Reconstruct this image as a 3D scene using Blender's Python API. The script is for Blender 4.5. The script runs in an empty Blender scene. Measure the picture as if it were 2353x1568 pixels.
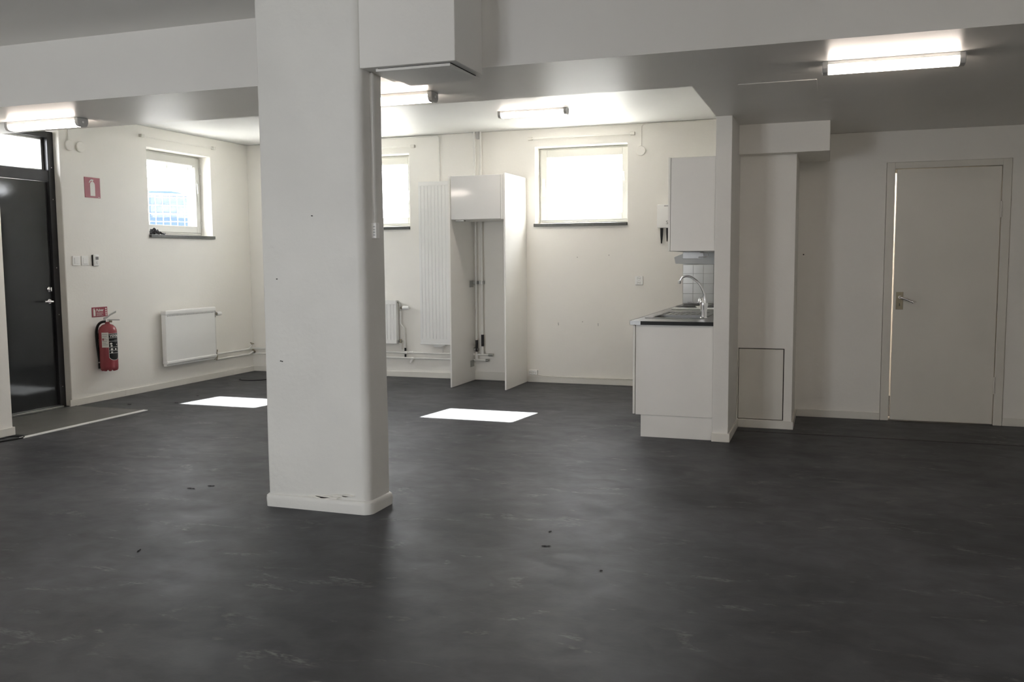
import bpy, bmesh, math, random
from mathutils import Vector, Matrix
random.seed(7)
R = math.radians
sc = bpy.context.scene
COL = sc.collection

# ------------------------------------------------------------------ camera
def cam_matrix(yaw, pitch, roll):
    B = Matrix(((1, 0, 0), (0, 0, 1), (0, -1, 0)))
    return (Matrix.Rotation(yaw, 3, 'Z') @ Matrix.Rotation(pitch, 3, 'X') @ B @ Matrix.Rotation(roll, 3, 'Z')
            @ Matrix(((1, 0, 0), (0, -1, 0), (0, 0, -1))))
cd = bpy.data.cameras.new('camera')
cam = bpy.data.objects.new('camera', cd)
COL.objects.link(cam)
cd.sensor_width = 36.0
cd.lens = 2081.15 / 2353 * 36.0
cd.clip_start = 0.05
cam.matrix_world = Matrix.Translation((0, 0, 1.40)) @ cam_matrix(R(19.3325), R(-5.1476), R(.3942)).to_4x4()
sc.camera = cam

# ------------------------------------------------------------------ world, sun, exposure
SKY = 4.2
SUN = 34.0
w = bpy.data.worlds.new('sky')
sc.world = w
w.use_nodes = True
bg = w.node_tree.nodes['Background']
bg.inputs[0].default_value = (0.975, 0.955, 0.995, 1)
bg.inputs[1].default_value = SKY
sl = bpy.data.lights.new('sun', 'SUN')
sl.energy = SUN
sl.angle = R(0.6)
sl.color = (1.0, 0.97, 0.92)
so = bpy.data.objects.new('sun', sl)
COL.objects.link(so)
so.rotation_euler = Vector((0.14, 1.0, 0.914)).to_track_quat('Z', 'Y').to_euler()
so.location = (0, 14, 9)
sc.view_settings.view_transform = 'Standard'
sc.view_settings.look = 'None'
sc.view_settings.gamma = 1.0
sc.view_settings.use_curve_mapping = False
sc.view_settings.exposure = 2.22
sc.cycles.max_bounces = 12
sc.cycles.diffuse_bounces = 7
sc.cycles.use_adaptive_sampling = True
sc.cycles.adaptive_threshold = .035
sc.cycles.glossy_bounces = 4
sc.cycles.transparent_max_bounces = 12
sc.cycles.caustics_reflective = False
sc.cycles.caustics_refractive = False
sc.cycles.sample_clamp_indirect = 6.0
sc.cycles.use_denoising = True

def portal(loc, rot, sx, sy):
    # a sampling portal in a window opening: gives off no light, only guides the sky's samples
    l = bpy.data.lights.new('window_portal', 'AREA')
    l.shape = 'RECTANGLE'; l.size = sx; l.size_y = sy
    l.cycles.is_portal = True
    o = bpy.data.objects.new('window_portal', l)
    o.location = loc; o.rotation_euler = rot
    COL.objects.link(o)

# ------------------------------------------------------------------ materials
def mat(name, color, rough=.5, metal=0., spec=.5, var=0., vscale=3., bump=0., bscale=60., rvar=0., emit=None, coat=0.):
    m = bpy.data.materials.new(name)
    m.use_nodes = True
    nt = m.node_tree
    b = nt.nodes['Principled BSDF']
    c = (*color, 1)
    b.inputs['Base Color'].default_value = c
    b.inputs['Roughness'].default_value = rough
    b.inputs['Metallic'].default_value = metal
    b.inputs['Specular IOR Level'].default_value = spec
    b.inputs['Coat Weight'].default_value = coat
    tc = nt.nodes.new('ShaderNodeTexCoord')
    n = nt.nodes.new('ShaderNodeTexNoise')
    n.inputs['Scale'].default_value = vscale
    n.inputs['Detail'].default_value = 5
    nt.links.new(tc.outputs['Object'], n.inputs['Vector'])
    if var:
        r = nt.nodes.new('ShaderNodeValToRGB')
        r.color_ramp.elements[0].position = .3
        r.color_ramp.elements[1].position = .7
        r.color_ramp.elements[0].color = (*[x * (1 - var) for x in color], 1)
        r.color_ramp.elements[1].color = (*[min(1, x * (1 + var)) for x in color], 1)
        nt.links.new(n.outputs['Fac'], r.inputs[0])
        nt.links.new(r.outputs[0], b.inputs['Base Color'])
    if rvar:
        mr = nt.nodes.new('ShaderNodeMapRange')
        mr.inputs[3].default_value = max(.02, rough - rvar)
        mr.inputs[4].default_value = min(1, rough + rvar)
        nt.links.new(n.outputs['Fac'], mr.inputs[0])
        nt.links.new(mr.outputs[0], b.inputs['Roughness'])
    if bump:
        n2 = nt.nodes.new('ShaderNodeTexNoise')
        n2.inputs['Scale'].default_value = bscale
        n2.inputs['Detail'].default_value = 4
        nt.links.new(tc.outputs['Object'], n2.inputs['Vector'])
        bp = nt.nodes.new('ShaderNodeBump')
        bp.inputs['Strength'].default_value = bump
        bp.inputs['Distance'].default_value = .01
        nt.links.new(n2.outputs['Fac'], bp.inputs['Height'])
        nt.links.new(bp.outputs[0], b.inputs['Normal'])
    if emit:
        b.inputs['Emission Color'].default_value = (*emit[0], 1)
        b.inputs['Emission Strength'].default_value = emit[1]
    return m

def glass_mat():
    m = bpy.data.materials.new('pane_glass')
    m.use_nodes = True
    nt = m.node_tree
    nt.nodes.clear()
    o = nt.nodes.new('ShaderNodeOutputMaterial')
    t = nt.nodes.new('ShaderNodeBsdfTransparent')
    g = nt.nodes.new('ShaderNodeBsdfGlossy')
    g.inputs['Roughness'].default_value = .02
    lw = nt.nodes.new('ShaderNodeLayerWeight')
    lw.inputs[0].default_value = .5
    pw5 = nt.nodes.new('ShaderNodeMath'); pw5.operation = 'POWER'; pw5.inputs[1].default_value = 5
    f = nt.nodes.new('ShaderNodeMath'); f.operation = 'MULTIPLY_ADD'
    f.inputs[1].default_value = .9; f.inputs[2].default_value = .04
    nt.links.new(lw.outputs['Facing'], pw5.inputs[0])
    nt.links.new(pw5.outputs[0], f.inputs[0])
    t.inputs[0].default_value = (.93, .95, .95, 1)
    x = nt.nodes.new('ShaderNodeMixShader')
    nt.links.new(f.outputs[0], x.inputs[0])
    nt.links.new(t.outputs[0], x.inputs[1])
    nt.links.new(g.outputs[0], x.inputs[2])
    nt.links.new(x.outputs[0], o.inputs[0])
    return m

def floor_mat():
    m = bpy.data.materials.new('worn_vinyl_floor')
    m.use_nodes = True
    nt = m.node_tree
    N, L = nt.nodes, nt.links
    b = N['Principled BSDF']
    tc = N.new('ShaderNodeTexCoord')
    def noise(scale, detail, sx=1., sy=1., rot=0., dist=0., off=0.):
        mp = N.new('ShaderNodeMapping')
        mp.inputs['Scale'].default_value = (sx, sy, 1)
        mp.inputs['Rotation'].default_value = (0, 0, rot)
        mp.inputs['Location'].default_value = (off, off * 1.7, 0)
        L.new(tc.outputs['Object'], mp.inputs[0])
        n = N.new('ShaderNodeTexNoise')
        n.inputs['Scale'].default_value = scale
        n.inputs['Detail'].default_value = detail
        n.inputs['Distortion'].default_value = dist
        L.new(mp.outputs[0], n.inputs['Vector'])
        return n.outputs['Fac']
    def ramp(src, p0, p1, c0, c1):
        r = N.new('ShaderNodeValToRGB')
        r.color_ramp.elements[0].position = p0
        r.color_ramp.elements[1].position = p1
        r.color_ramp.elements[0].color = (*c0, 1)
        r.color_ramp.elements[1].color = (*c1, 1)
        L.new(src, r.inputs[0])
        return r.outputs[0]
    def mix(fac, a, bb, typ='MIX', f=None):
        x = N.new('ShaderNodeMix')
        x.data_type = 'RGBA'; x.blend_type = typ
        if f is None: L.new(fac, x.inputs[0])
        else: x.inputs[0].default_value = f
        L.new(a, x.inputs[6])
        L.new(bb, x.inputs[7])
        return x.outputs[2]
    base = ramp(noise(1.1, 8, 1, 1.3, .3, .6), .32, .70, FLOOR_A, FLOOR_B)
    mott = ramp(noise(6.0, 10, 1, 1.15, .5, .8), .35, .7, (.86, .86, .86), (1.18, 1.18, 1.18))
    col = mix(None, base, mott, 'MULTIPLY', 1.0)
    # pale scuffed patches of worn-off finish
    scuff = ramp(noise(2.6, 12, 1, 2.2, .15, 1.4, 3.1), .60, .70, (0, 0, 0), (1, 1, 1))
    fine = ramp(noise(26, 6, 1, 2.5, .2, .8), .42, .62, (0, 0, 0), (.55, .55, .55))
    sf = mix(None, scuff, fine, 'MULTIPLY', 1.0)
    rgb = N.new('ShaderNodeRGB')
    rgb.outputs[0].default_value = (.22, .22, .215, 1)
    bw = N.new('ShaderNodeRGBToBW')
    L.new(sf, bw.inputs[0])
    col = mix(bw.outputs[0], col, rgb.outputs[0])
    L.new(col, b.inputs['Base Color'])
    ro = N.new('ShaderNodeMapRange')
    ro.inputs[1].default_value = .3; ro.inputs[2].default_value = .7
    ro.inputs[3].default_value = FLOOR_R - .04; ro.inputs[4].default_value = FLOOR_R + .05
    L.new(noise(3.2, 9, 1, 1.5, .4, 1.2, 9.), ro.inputs[0])
    L.new(ro.outputs[0], b.inputs['Roughness'])
    b.inputs['Specular IOR Level'].default_value = .14
    bp = N.new('ShaderNodeBump')
    bp.inputs['Strength'].default_value = .05
    bp.inputs['Distance'].default_value = .01
    L.new(noise(34, 5, 1, 1.3), bp.inputs['Height'])
    L.new(bp.outputs[0], b.inputs['Normal'])
    return m

FLOOR_A, FLOOR_B, FLOOR_R = (.042, .0435, .048), (.083, .0855, .092), .46
M = {}
M['wall'] = mat('cream_wall_paint', (.87, .85, .80), .55, var=.02, vscale=1.2, bump=.10, bscale=45)
M['white'] = mat('white_plaster_paint', (.78, .77, .735), .5, var=.03, vscale=1.5, bump=.14, bscale=40)
M['colm'] = mat('column_plaster_paint', (.72, .715, .68), .5, var=.05, vscale=1.8, bump=.22, bscale=26)
M['ceil'] = mat('white_ceiling_paint', (.78, .785, .78), .5, var=.015, vscale=1., bump=.06, bscale=50)
M['beam'] = mat('glossy_ceiling_paint', (.73, .72, .69), .38, spec=.5, var=.02, vscale=1.5, bump=.10, bscale=9)
M['trim'] = mat('white_trim_paint', (.78, .76, .70), .38, var=.03, vscale=4., bump=.05, bscale=30)
M['frame'] = mat('white_window_lacquer', (.60, .60, .57), .32, var=.01)
M['doorw'] = mat('white_door_paint', (.76, .735, .67), .36, var=.03, vscale=2., bump=.04, bscale=30)
M['floor'] = floor_mat()
M['mat'] = mat('grey_entry_vinyl', (.135, .133, .126), .5, var=.10, vscale=5., bump=.1)
M['strip'] = mat('white_strip_plastic', (.82, .82, .80), .35, var=.06, vscale=6.)
M['glass'] = glass_mat()
def blind_mat():
    m = bpy.data.materials.new('white_blind_slat'); m.use_nodes = True
    nt = m.node_tree; nt.nodes.clear()
    o = nt.nodes.new('ShaderNodeOutputMaterial'); a = nt.nodes.new('ShaderNodeBsdfDiffuse'); t = nt.nodes.new('ShaderNodeBsdfTranslucent'); x = nt.nodes.new('ShaderNodeMixShader')
    a.inputs[0].default_value = t.inputs[0].default_value = (.85, .85, .83, 1)
    nt.links.new(a.outputs[0], x.inputs[1]); nt.links.new(t.outputs[0], x.inputs[2]); nt.links.new(x.outputs[0], o.inputs[0])
    return m
M['blind'] = blind_mat()
M['sill'] = mat('grey_stone_sill', (.11, .115, .105), .45, var=.18, vscale=40.)
M['blackdoor'] = mat('black_gloss_door', (.028, .030, .031), .075, spec=.5, var=.1, vscale=2., bump=.015, bscale=14)
M['blackframe'] = mat('black_door_frame', (.018, .018, .020), .28, var=.2, vscale=9.)
M['chrome'] = mat('chrome_metal', (.85, .85, .86), .10, 1.)
M['steel'] = mat('brushed_stainless_steel', (.56, .56, .55), .30, 1., var=.04, vscale=20.)
M['topsteel'] = mat('worn_steel_top', (.30, .30, .295), .34, 1., var=.08, vscale=14.)
M['dullmetal'] = mat('dull_zinc_metal', (.42, .42, .40), .42, 1., var=.1, vscale=15.)
M['brass'] = mat('aged_brass', (.30, .27, .20), .4, 1., var=.15, vscale=30.)
M['lam'] = mat('white_cabinet_laminate', (.86, .85, .815), .34, var=.01)
M['gloss'] = mat('glossy_white_front', (.80, .80, .78), .08, var=.01)
M['rad'] = mat('white_radiator_enamel', (.84, .84, .82), .30, var=.01)
M['pipe'] = mat('white_painted_pipe', (.80, .79, .75), .35, var=.04, vscale=12., bump=.1, bscale=60)
M['plastic'] = mat('white_plastic', (.90, .90, .88), .35, var=.01)
M['greyplastic'] = mat('grey_plastic', (.45, .45, .44), .4, var=.02)
M['black'] = mat('black_plastic', (.009, .009, .009), .45, spec=.3, var=.1)
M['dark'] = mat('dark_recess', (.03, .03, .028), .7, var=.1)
M['red'] = mat('red_enamel', (.31, .058, .070), .25, var=.03)
M['redsign'] = mat('red_sign_plastic', (.32, .050, .075), .4, var=.02)
M['signwhite'] = mat('white_sign_print', (.80, .78, .74), .5, var=.01)
M['paper'] = mat('white_label_paper', (.70, .68, .64), .6, var=.05, vscale=60.)
M['grey'] = mat('grey_print', (.25, .25, .25), .5, var=.02)
M['tile'] = mat('white_glazed_tile', (.66, .68, .68), .12, var=.015, vscale=8.)
M['grout'] = mat('grey_tile_grout', (.30, .30, .29), .8, var=.05, vscale=30.)
M['iron'] = mat('dark_cast_iron', (.05, .05, .05), .5, var=.1)
M['hood'] = mat('grey_hood_enamel', (.58, .60, .61), .4, var=.02)
M['rag'] = mat('dark_cloth', (.035, .033, .035), .9, var=.3, vscale=40.)
LAMP_E = 6.4
M['diff'] = mat('lit_lamp_diffuser', (.9, .9, .9), .4, emit=((1., .87, .77), LAMP_E), var=.01)
M['asph'] = mat('sunlit_paving', (.37, .36, .345), .9, var=.1, vscale=.8)
M['house'] = mat('pale_house_render', (.70, .68, .63), .9, var=.05, vscale=.5)
M['fence'] = mat('galvanised_fence_wire', (.75, .75, .75), .5, var=.03)
M['bluecar'] = mat('blue_car_paint', (.018, .035, .085), .5, spec=.2, var=.03)
M['tyre'] = mat('black_tyre_rubber', (.02, .02, .02), .8, var=.1)

# ------------------------------------------------------------------ mesh builder
class MB:
    def __init__(s):
        s.bm = bmesh.new()
    def _add(s, tmp):
        me = bpy.data.meshes.new('t')
        tmp.to_mesh(me); tmp.free()
        s.bm.from_mesh(me)
        bpy.data.meshes.remove(me)
        return s
    def box(s, lo, hi, bev=0., seg=2):
        t = bmesh.new()
        bmesh.ops.create_cube(t, size=1)
        for v in t.verts:
            v.co = Vector([(lo[i] + hi[i]) / 2 + v.co[i] * (hi[i] - lo[i]) for i in range(3)])
        if bev:
            bmesh.ops.bevel(t, geom=list(t.edges), offset=bev, segments=seg, affect='EDGES', profile=.5)
        return s._add(t)
    def prism(s, pts, axis, a, b, bev=0., seg=2):
        # pts: 2-D outline in the two remaining axes (in x,y,z order); extruded along axis from a to b
        t = bmesh.new()
        def co(p, h):
            q = list(p); q.insert(axis, h); return Vector(q)
        va = [t.verts.new(co(p, a)) for p in pts]
        vb = [t.verts.new(co(p, b)) for p in pts]
        n = len(pts)
        t.faces.new(va); t.faces.new(vb[::-1])
        for i in range(n):
            t.faces.new((va[i], vb[i], vb[(i + 1) % n], va[(i + 1) % n]))
        bmesh.ops.recalc_face_normals(t, faces=t.faces)
        if bev:
            bmesh.ops.bevel(t, geom=list(t.edges), offset=bev, segments=seg, affect='EDGES', profile=.5)
        return s._add(t)
    def cyl(s, p0, p1, r0, r1=None, seg=20, bev=0.):
        r1 = r0 if r1 is None else r1
        return s.lathe(p0, p1, [(0, 0), (r0, 0), (r1, 1), (0, 1)] if not bev else
                       [(0, 0), (r0 - bev, 0), (r0, bev / (Vector(p1) - Vector(p0)).length), (r1, 1 - bev / (Vector(p1) - Vector(p0)).length), (r1 - bev, 1), (0, 1)], seg)
    def lathe(s, p0, p1, prof, seg=24):
        # prof: list of (radius, fraction along p0..p1)
        p0, p1 = Vector(p0), Vector(p1)
        d = p1 - p0
        q = d.to_track_quat('Z', 'Y').to_matrix()
        t = bmesh.new()
        rings = []
        for r, f in prof:
            c = p0 + d * f
            if r < 1e-6:
                rings.append([t.verts.new(c)])
            else:
                rings.append([t.verts.new(c + q @ Vector((r * math.cos(2 * math.pi * i / seg), r * math.sin(2 * math.pi * i / seg), 0))) for i in range(seg)])
        for A, B in zip(rings, rings[1:]):
            for i in range(seg):
                j = (i + 1) % seg
                if len(A) == 1 and len(B) == 1: continue
                if len(A) == 1: t.faces.new((A[0], B[i], B[j]))
                elif len(B) == 1: t.faces.new((A[i], B[0], A[j]))
                else: t.faces.new((A[i], B[i], B[j], A[j]))
        bmesh.ops.recalc_face_normals(t, faces=t.faces)
        return s._add(t)
    def tube(s, pts, r, seg=12, smooth=0, radii=None):
        P = [Vector(p) for p in pts]
        for _ in range(smooth):
            Q = [P[0]]
            for a, b in zip(P, P[1:]):
                Q += [a * .75 + b * .25, a * .25 + b * .75]
            P = Q + [P[-1]]
        n = len(P)
        t = bmesh.new()
        rings = []
        up = None
        for i in range(n):
            d = (P[min(i + 1, n - 1)] - P[max(i - 1, 0)]).normalized()
            if up is None:
                up = Vector((0, 0, 1)) if abs(d.z) < .9 else Vector((1, 0, 0))
            u = (up - d * up.dot(d)).normalized()
            v = d.cross(u)
            up = u
            rr = r if radii is None else radii[0] + (radii[1] - radii[0]) * i / (n - 1)
            rings.append([t.verts.new(P[i] + (u * math.cos(2 * math.pi * k / seg) + v * math.sin(2 * math.pi * k / seg)) * rr) for k in range(seg)])
        for A, B in zip(rings, rings[1:]):
            for k in range(seg):
                t.faces.new((A[k], A[(k + 1) % seg], B[(k + 1) % seg], B[k]))
        t.faces.new(rings[0]); t.faces.new(rings[-1])
        bmesh.ops.recalc_face_normals(t, faces=t.faces)
        return s._add(t)
    def faces(s, verts, faces):
        t = bmesh.new()
        vs = [t.verts.new(v) for v in verts]
        for f in faces:
            try: t.faces.new([vs[i] for i in f])
            except ValueError: pass
        return s._add(t)
    def build(s, name, m, parent=None, smooth=False, at=None):
        me = bpy.data.meshes.new(name)
        if at is not None:
            bmesh.ops.translate(s.bm, verts=s.bm.verts, vec=-Vector(at))
        s.bm.to_mesh(me); s.bm.free()
        me.materials.append(M[m] if isinstance(m, str) else m)
        if smooth:
            me.shade_smooth()
            me.set_sharp_from_angle(angle=R(38))
        o = bpy.data.objects.new(name, me)
        COL.objects.link(o)
        if at is not None: o.location = at
        if parent is not None: o.parent = parent
        return o

def tag(o, label=None, cat=None, group=None, kind=None):
    if label: o['label'] = label
    if cat: o['category'] = cat
    if group: o['group'] = group
    if kind: o['kind'] = kind
    return o
def empty(name, loc=(0, 0, 0), rz=0.):
    o = bpy.data.objects.new(name, None)
    o.empty_display_size = .1
    o.location = loc; o.rotation_euler = (0, 0, rz)
    COL.objects.link(o)
    return o
def struct(o, label, cat):
    return tag(o, label, cat, kind='structure')
def copy_tree(o, parent=None):
    c = o.copy(); COL.objects.link(c); c.parent = parent
    for ch in list(o.children): copy_tree(ch, c)
    return c
def text_geo(body, size, extrude=.0, bold=.0):
    cu = bpy.data.curves.new('txt', 'FONT')
    cu.body = body; cu.size = size; cu.extrude = extrude
    cu.resolution_u = 3; cu.offset = bold
    ob = bpy.data.objects.new('txt', cu)
    COL.objects.link(ob)
    dg = bpy.context.evaluated_depsgraph_get()
    me = ob.evaluated_get(dg).to_mesh()
    V = [v.co.copy() for v in me.vertices]
    F = [list(p.vertices) for p in me.polygons]
    ob.evaluated_get(dg).to_mesh_clear()
    bpy.data.objects.remove(ob)
    bpy.data.curves.remove(cu)
    return V, F

def pierced(name, U, V, holes, thick, m, origin, u, n, bev=.008, parent=None):
    # an upright slab with rectangular holes; u = direction along the wall, n = away from the room
    us = sorted({U[0], U[1], *[x for h in holes for x in h[:2]]})
    vs = sorted({V[0], V[1], *[x for h in holes for x in h[2:]]})
    us = [x for x in us if U[0] <= x <= U[1]]; vs = [x for x in vs if V[0] <= x <= V[1]]
    def solid(i, j):
        if not (0 <= i < len(us) - 1 and 0 <= j < len(vs) - 1): return False
        cu, cv = (us[i] + us[i + 1]) / 2, (vs[j] + vs[j + 1]) / 2
        return not any(h[0] < cu < h[1] and h[2] < cv < h[3] for h in holes)
    b = MB()
    cache = {}
    u, n, o = Vector(u), Vector(n), Vector(origin)
    def vert(i, j, k):
        if (i, j, k) not in cache:
            cache[(i, j, k)] = b.bm.verts.new(o + u * us[i] + Vector((0, 0, vs[j])) + n * (thick * k))
        return cache[(i, j, k)]
    for i in range(len(us) - 1):
        for j in range(len(vs) - 1):
            if not solid(i, j): continue
            b.bm.faces.new([vert(*q) for q in ((i, j, 0), (i + 1, j, 0), (i + 1, j + 1, 0), (i, j + 1, 0))])
            b.bm.faces.new([vert(*q) for q in ((i, j, 1), (i, j + 1, 1), (i + 1, j + 1, 1), (i + 1, j, 1))])
            for (di, dj, a, c) in ((-1, 0, (i, j), (i, j + 1)), (1, 0, (i + 1, j), (i + 1, j + 1)), (0, -1, (i, j), (i + 1, j)), (0, 1, (i, j + 1), (i + 1, j + 1))):
                if not solid(i + di, j + dj):
                    b.bm.faces.new([vert(*a, 0), vert(*c, 0), vert(*c, 1), vert(*a, 1)])
    bmesh.ops.recalc_face_normals(b.bm, faces=b.bm.faces)
    ob = b.build(name, m, parent)
    if bev and holes:
        md = ob.modifiers.new('bevel', 'BEVEL')
        md.width = bev; md.segments = 3; md.limit_method = 'ANGLE'; md.angle_limit = R(50)
        ob.data.shade_smooth(); ob.data.set_sharp_from_angle(angle=R(50))
    return ob

# ------------------------------------------------------------------ dimensions
XL, XLN, YB, YR = -6.95, -6.27, 9.80, 8.33       # left wall, projecting left wall, back wall, right-hand end wall
PX0, PX1, PY = -.826, -.707, 6.97                # kitchen partition
XR, YF = 3.2, -3.2                               # walls out of view
ZH, ZL = 2.85, 2.45                              # upper ceiling, lowered soffit
BY0, BY1 = 4.75, 5.72                            # beam front and back
T = .36

# ------------------------------------------------------------------ floor, ceilings, walls
fl = struct(MB().box((-7.4, YF - .4, -.12), (XR + .4, YB + T, 0)).build('floor', 'floor'), 'dark grey worn vinyl floor with pale scuffs', 'floor')
struct(MB().box((-7.4, YF - .4, ZH), (XR + .4, BY0 + .02, ZH + .2)).build('ceiling', 'beam'), 'grey-white painted ceiling in front of the wide beam', 'ceiling')
struct(MB().box((-7.4, BY1 - .02, ZH), (PX0 + .02, YB + T, ZH + .2)).build('ceiling', 'ceil'), 'bright white high ceiling over the kitchen and windows', 'ceiling')
struct(MB().prism([(-7.3, BY0), (XR, BY0), (XR, YB), (PX0, YB), (PX0, BY1), (-7.3, BY1)], 2, ZL, ZH + .1).build('ceiling', 'beam'),
       'wide lowered white beam and soffit carrying the lamps', 'ceiling')

WIN_B1 = (-3.15, -2.10, 1.80, 2.65)
WIN_B2 = (-5.76, -4.71, 1.80, 2.65)
WIN_L = (8.01, 9.075, 1.70, 2.63)
DOOR_L = (5.835, 6.835, 0., 2.66)
wb = struct(pierced('wall_back', (-7.3, XR), (0, ZH), [WIN_B1, WIN_B2], T, 'wall', (0, YB, 0), (1, 0, 0), (0, 1, 0)),
            'cream back wall with two small high windows', 'wall')
struct(pierced('wall_left', (5.54, YB), (0, ZH), [WIN_L, DOOR_L], T, 'wall', (XL, 0, 0), (0, 1, 0), (-1, 0, 0)),
       'cream left wall with black entrance door and window', 'wall')
struct(MB().box((-7.31, YF, 0), (XLN, 5.54, ZH)).build('wall_left_front', 'wall'), 'cream wall projecting in front of the black door', 'wall')
# unseen windows added behind the camera for light from the rear left
REAR = [(-5.6, -4.45, .4, 2.45), (-4.35, -3.2, .4, 2.45)]
struct(pierced('wall_front', (3.0, 7.3), (0, ZH), [(-h[1], -h[0], h[2], h[3]) for h in REAR], T, 'white', (0, YF, 0), (-1, 0, 0), (0, -1, 0)),
       'white wall behind the viewer with added windows', 'wall')
struct(MB().box((-3.0, YF - T, 0), (XR, -.7, ZH)).build('wall_light_block', 'white'), 'added unseen wall block behind the viewer that cuts light to the right', 'wall')  # added unseen block, keeps rear window light off the right side
WIN_FILL = (.3, 1.5, 1.5, 2.5)  # added unseen window, side light for the column's right face
struct(pierced('wall_right', (-YB, -YF), (0, ZH), [(-WIN_FILL[1], -WIN_FILL[0], WIN_FILL[2], WIN_FILL[3])], T, 'white', (XR, 0, 0), (0, -1, 0), (1, 0, 0)), 'white side wall far right with an added unseen window', 'wall')
struct(MB().box((PX0, PY, 0), (PX1, YB, ZL), .004).build('wall_partition', 'white'), 'thin white partition wall ending beside the kitchen', 'wall')
DOOR_R = (.43, 1.37, 0, 2.19)
struct(MB().box((1.7, YR + .12, 0), (1.8, YB, ZL)).build('wall_closet_added', 'white'), 'added unseen wall closing in the closet light behind the white door', 'wall')  # added unseen wall, narrows the closet so its lamps brighten the door gap
struct(pierced('wall_end', (PX1, XR), (0, ZL), [DOOR_R], .12, 'wall', (0, YR, 0), (1, 0, 0), (0, 1, 0), bev=.003),
       'shadowed cream wall around the white door', 'wall')

# duct pillar with hatch, and the box above it
pil = struct(pierced('wall_pillar', (PX1, -.27), (0, 2.23), [(-.700, -.336, .068, .660)], .05, 'wall', (0, 7.645, 0), (1, 0, 0), (0, 1, 0), bev=.002),
             'white boxed-in pipe pillar with an access hatch', 'pillar')
MB().box((PX1, 7.6951, 0), (-.27, YR, 2.23)).build('pillar_body', 'wall', pil)
MB().box((PX1 + .001, 7.688, .06), (-.30, 7.6955, .67)).build('gap_shade_plate', 'dark', pil)  # dark plate puts shade into the gap around the hatch
h = MB().box((-.694, 7.641, .075), (-.343, 7.672, .653), .0015).build('hatch_door', 'doorw', pil)
for z in (.20, .50):
    MB().cyl((-.7005, 7.640, z), (-.7005, 7.640, z + .06), .005).build('hinge', 'trim', h, True)
struct(MB().box((PX1, 7.50, 2.22), (-.023, YR, ZL + .01), .004).build('trim_box', 'wall'), 'white plasterboard box below the lowered ceiling', 'boxing')

# column, its skirting and the ventilation box beside it
def round_rect(x0, x1, y0, y1, rads, seg=8):
    P = []
    for (cx, cy, a0, r) in ((x1 - rads[1], y0 + rads[1], -90, rads[1]), (x1 - rads[2], y1 - rads[2], 0, rads[2]),
                            (x0 + rads[3], y1 - rads[3], 90, rads[3]), (x0 + rads[0], y0 + rads[0], 180, rads[0])):
        for k in range(seg + 1):
            a = R(a0 + 90 * k / seg)
            P.append((cx + r * math.cos(a), cy + r * math.sin(a)))
    return P
cb = MB()
prof = round_rect(-3.012, -2.368, 4.352, 4.605, (.018, .05, .02, .02))
NZ = 40
rows = []
for k in range(NZ + 1):
    z = ZH * k / NZ
    ws = 1 + .006 * math.sin(2.1 * z + .4) + .004 * math.sin(5.3 * z)
    rows.append([cb.bm.verts.new((-2.69 + (x + 2.69) * ws, 4.478 + (y - 4.478) * (1 + .01 * math.sin(3 * z)), z)) for x, y in prof])
n = len(prof)
for A, B in zip(rows, rows[1:]):
    for i in range(n):
        cb.bm.faces.new((A[i], A[(i + 1) % n], B[(i + 1) % n], B[i]))
cb.bm.faces.new(rows[0]); cb.bm.faces.new(rows[-1])
bmesh.ops.recalc_face_normals(cb.bm, faces=cb.bm.faces)
colm = struct(cb.build('column', 'colm', None, True), 'thick white plastered column with rounded corners', 'column')
sb = MB()
rows = []
for z, off in ((0, .014), (.045, .016), (.062, .014), (.071, .006), (.073, -.004)):
    pr = round_rect(-3.012 - off, -2.368 + off, 4.352 - off, 4.605 + off, (.02, .055, .02, .02))
    rows.append([sb.bm.verts.new((x, y, z * (1 + .06 * math.sin(9 * x + 4 * y)))) for x, y in pr])
for A, B in zip(rows, rows[1:]):
    for i in range(len(A)):
        j = (i + 1) % len(A)
        sb.bm.faces.new((A[i], A[j], B[j], B[i]))
bmesh.ops.recalc_face_normals(sb.bm, faces=sb.bm.faces)
sb.build('skirting', 'colm', colm, True)
# flaked paint above the skirting
for (x, z, a, b) in ((-2.62, .080, .07, .010), (-2.55, .094, .05, .007), (-2.50, .100, .04, .006), (-2.68, .078, .06, .005)):
    V = [(x + a * math.cos(t) * (1 + .25 * math.sin(5 * t)), 4.3495, z + b * math.sin(t) * (1 + .3 * math.cos(3 * t))) for t in [2 * math.pi * k / 18 for k in range(18)]]
    MB().prism([(p[0], p[2]) for p in V], 1, 4.343, 4.356).build('paint_flake', 'trim', colm)
for (x, z) in ((-2.68, 1.645), (-2.915, 1.30), (-2.905, .84), (-2.895, .838)):
    MB().cyl((x, 4.345, z), (x, 4.356, z), .003, seg=10).build('plug_hole', 'dark', colm)
vb = struct(MB().box((-2.375, 4.362, 2.412), (-1.828, BY0, ZH), .004).build('trim_duct', 'white'), 'white boxed-in duct on the beam next to the column', 'boxing')
MB().box((-2.30, 4.402, 2.397), (-1.872, 4.825, 2.412), .002).build('access_panel', 'white', vb)
MB().box((-2.285, 4.398, 2.4105), (-1.868, 4.402, 2.4125)).build('panel_gap', 'dark', vb)
MB().box((-1.8715, 4.402, 2.409), (-1.8665, BY0, 2.4125)).build('panel_gap', 'dark', vb)

tr = empty('cable_trunking', (-2.362, 4.47, 1.5))
tag(tr, 'thin white cable trunking with a small box running down the column side', 'trunking')
MB().box((-.008, -.010, .02), (.008, .010, .91), .002).build('trunk', 'plastic', tr)
bxx = MB().box((-.010, -.024, .02), (.022, .018, .105), .004).build('outlet_box', 'plastic', tr)
for k in range(4):
    MB().box((.004, -.0255, .035 + .015 * k), (.016, -.0235, .041 + .015 * k)).build('vent_slot', 'greyplastic', bxx)

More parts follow.
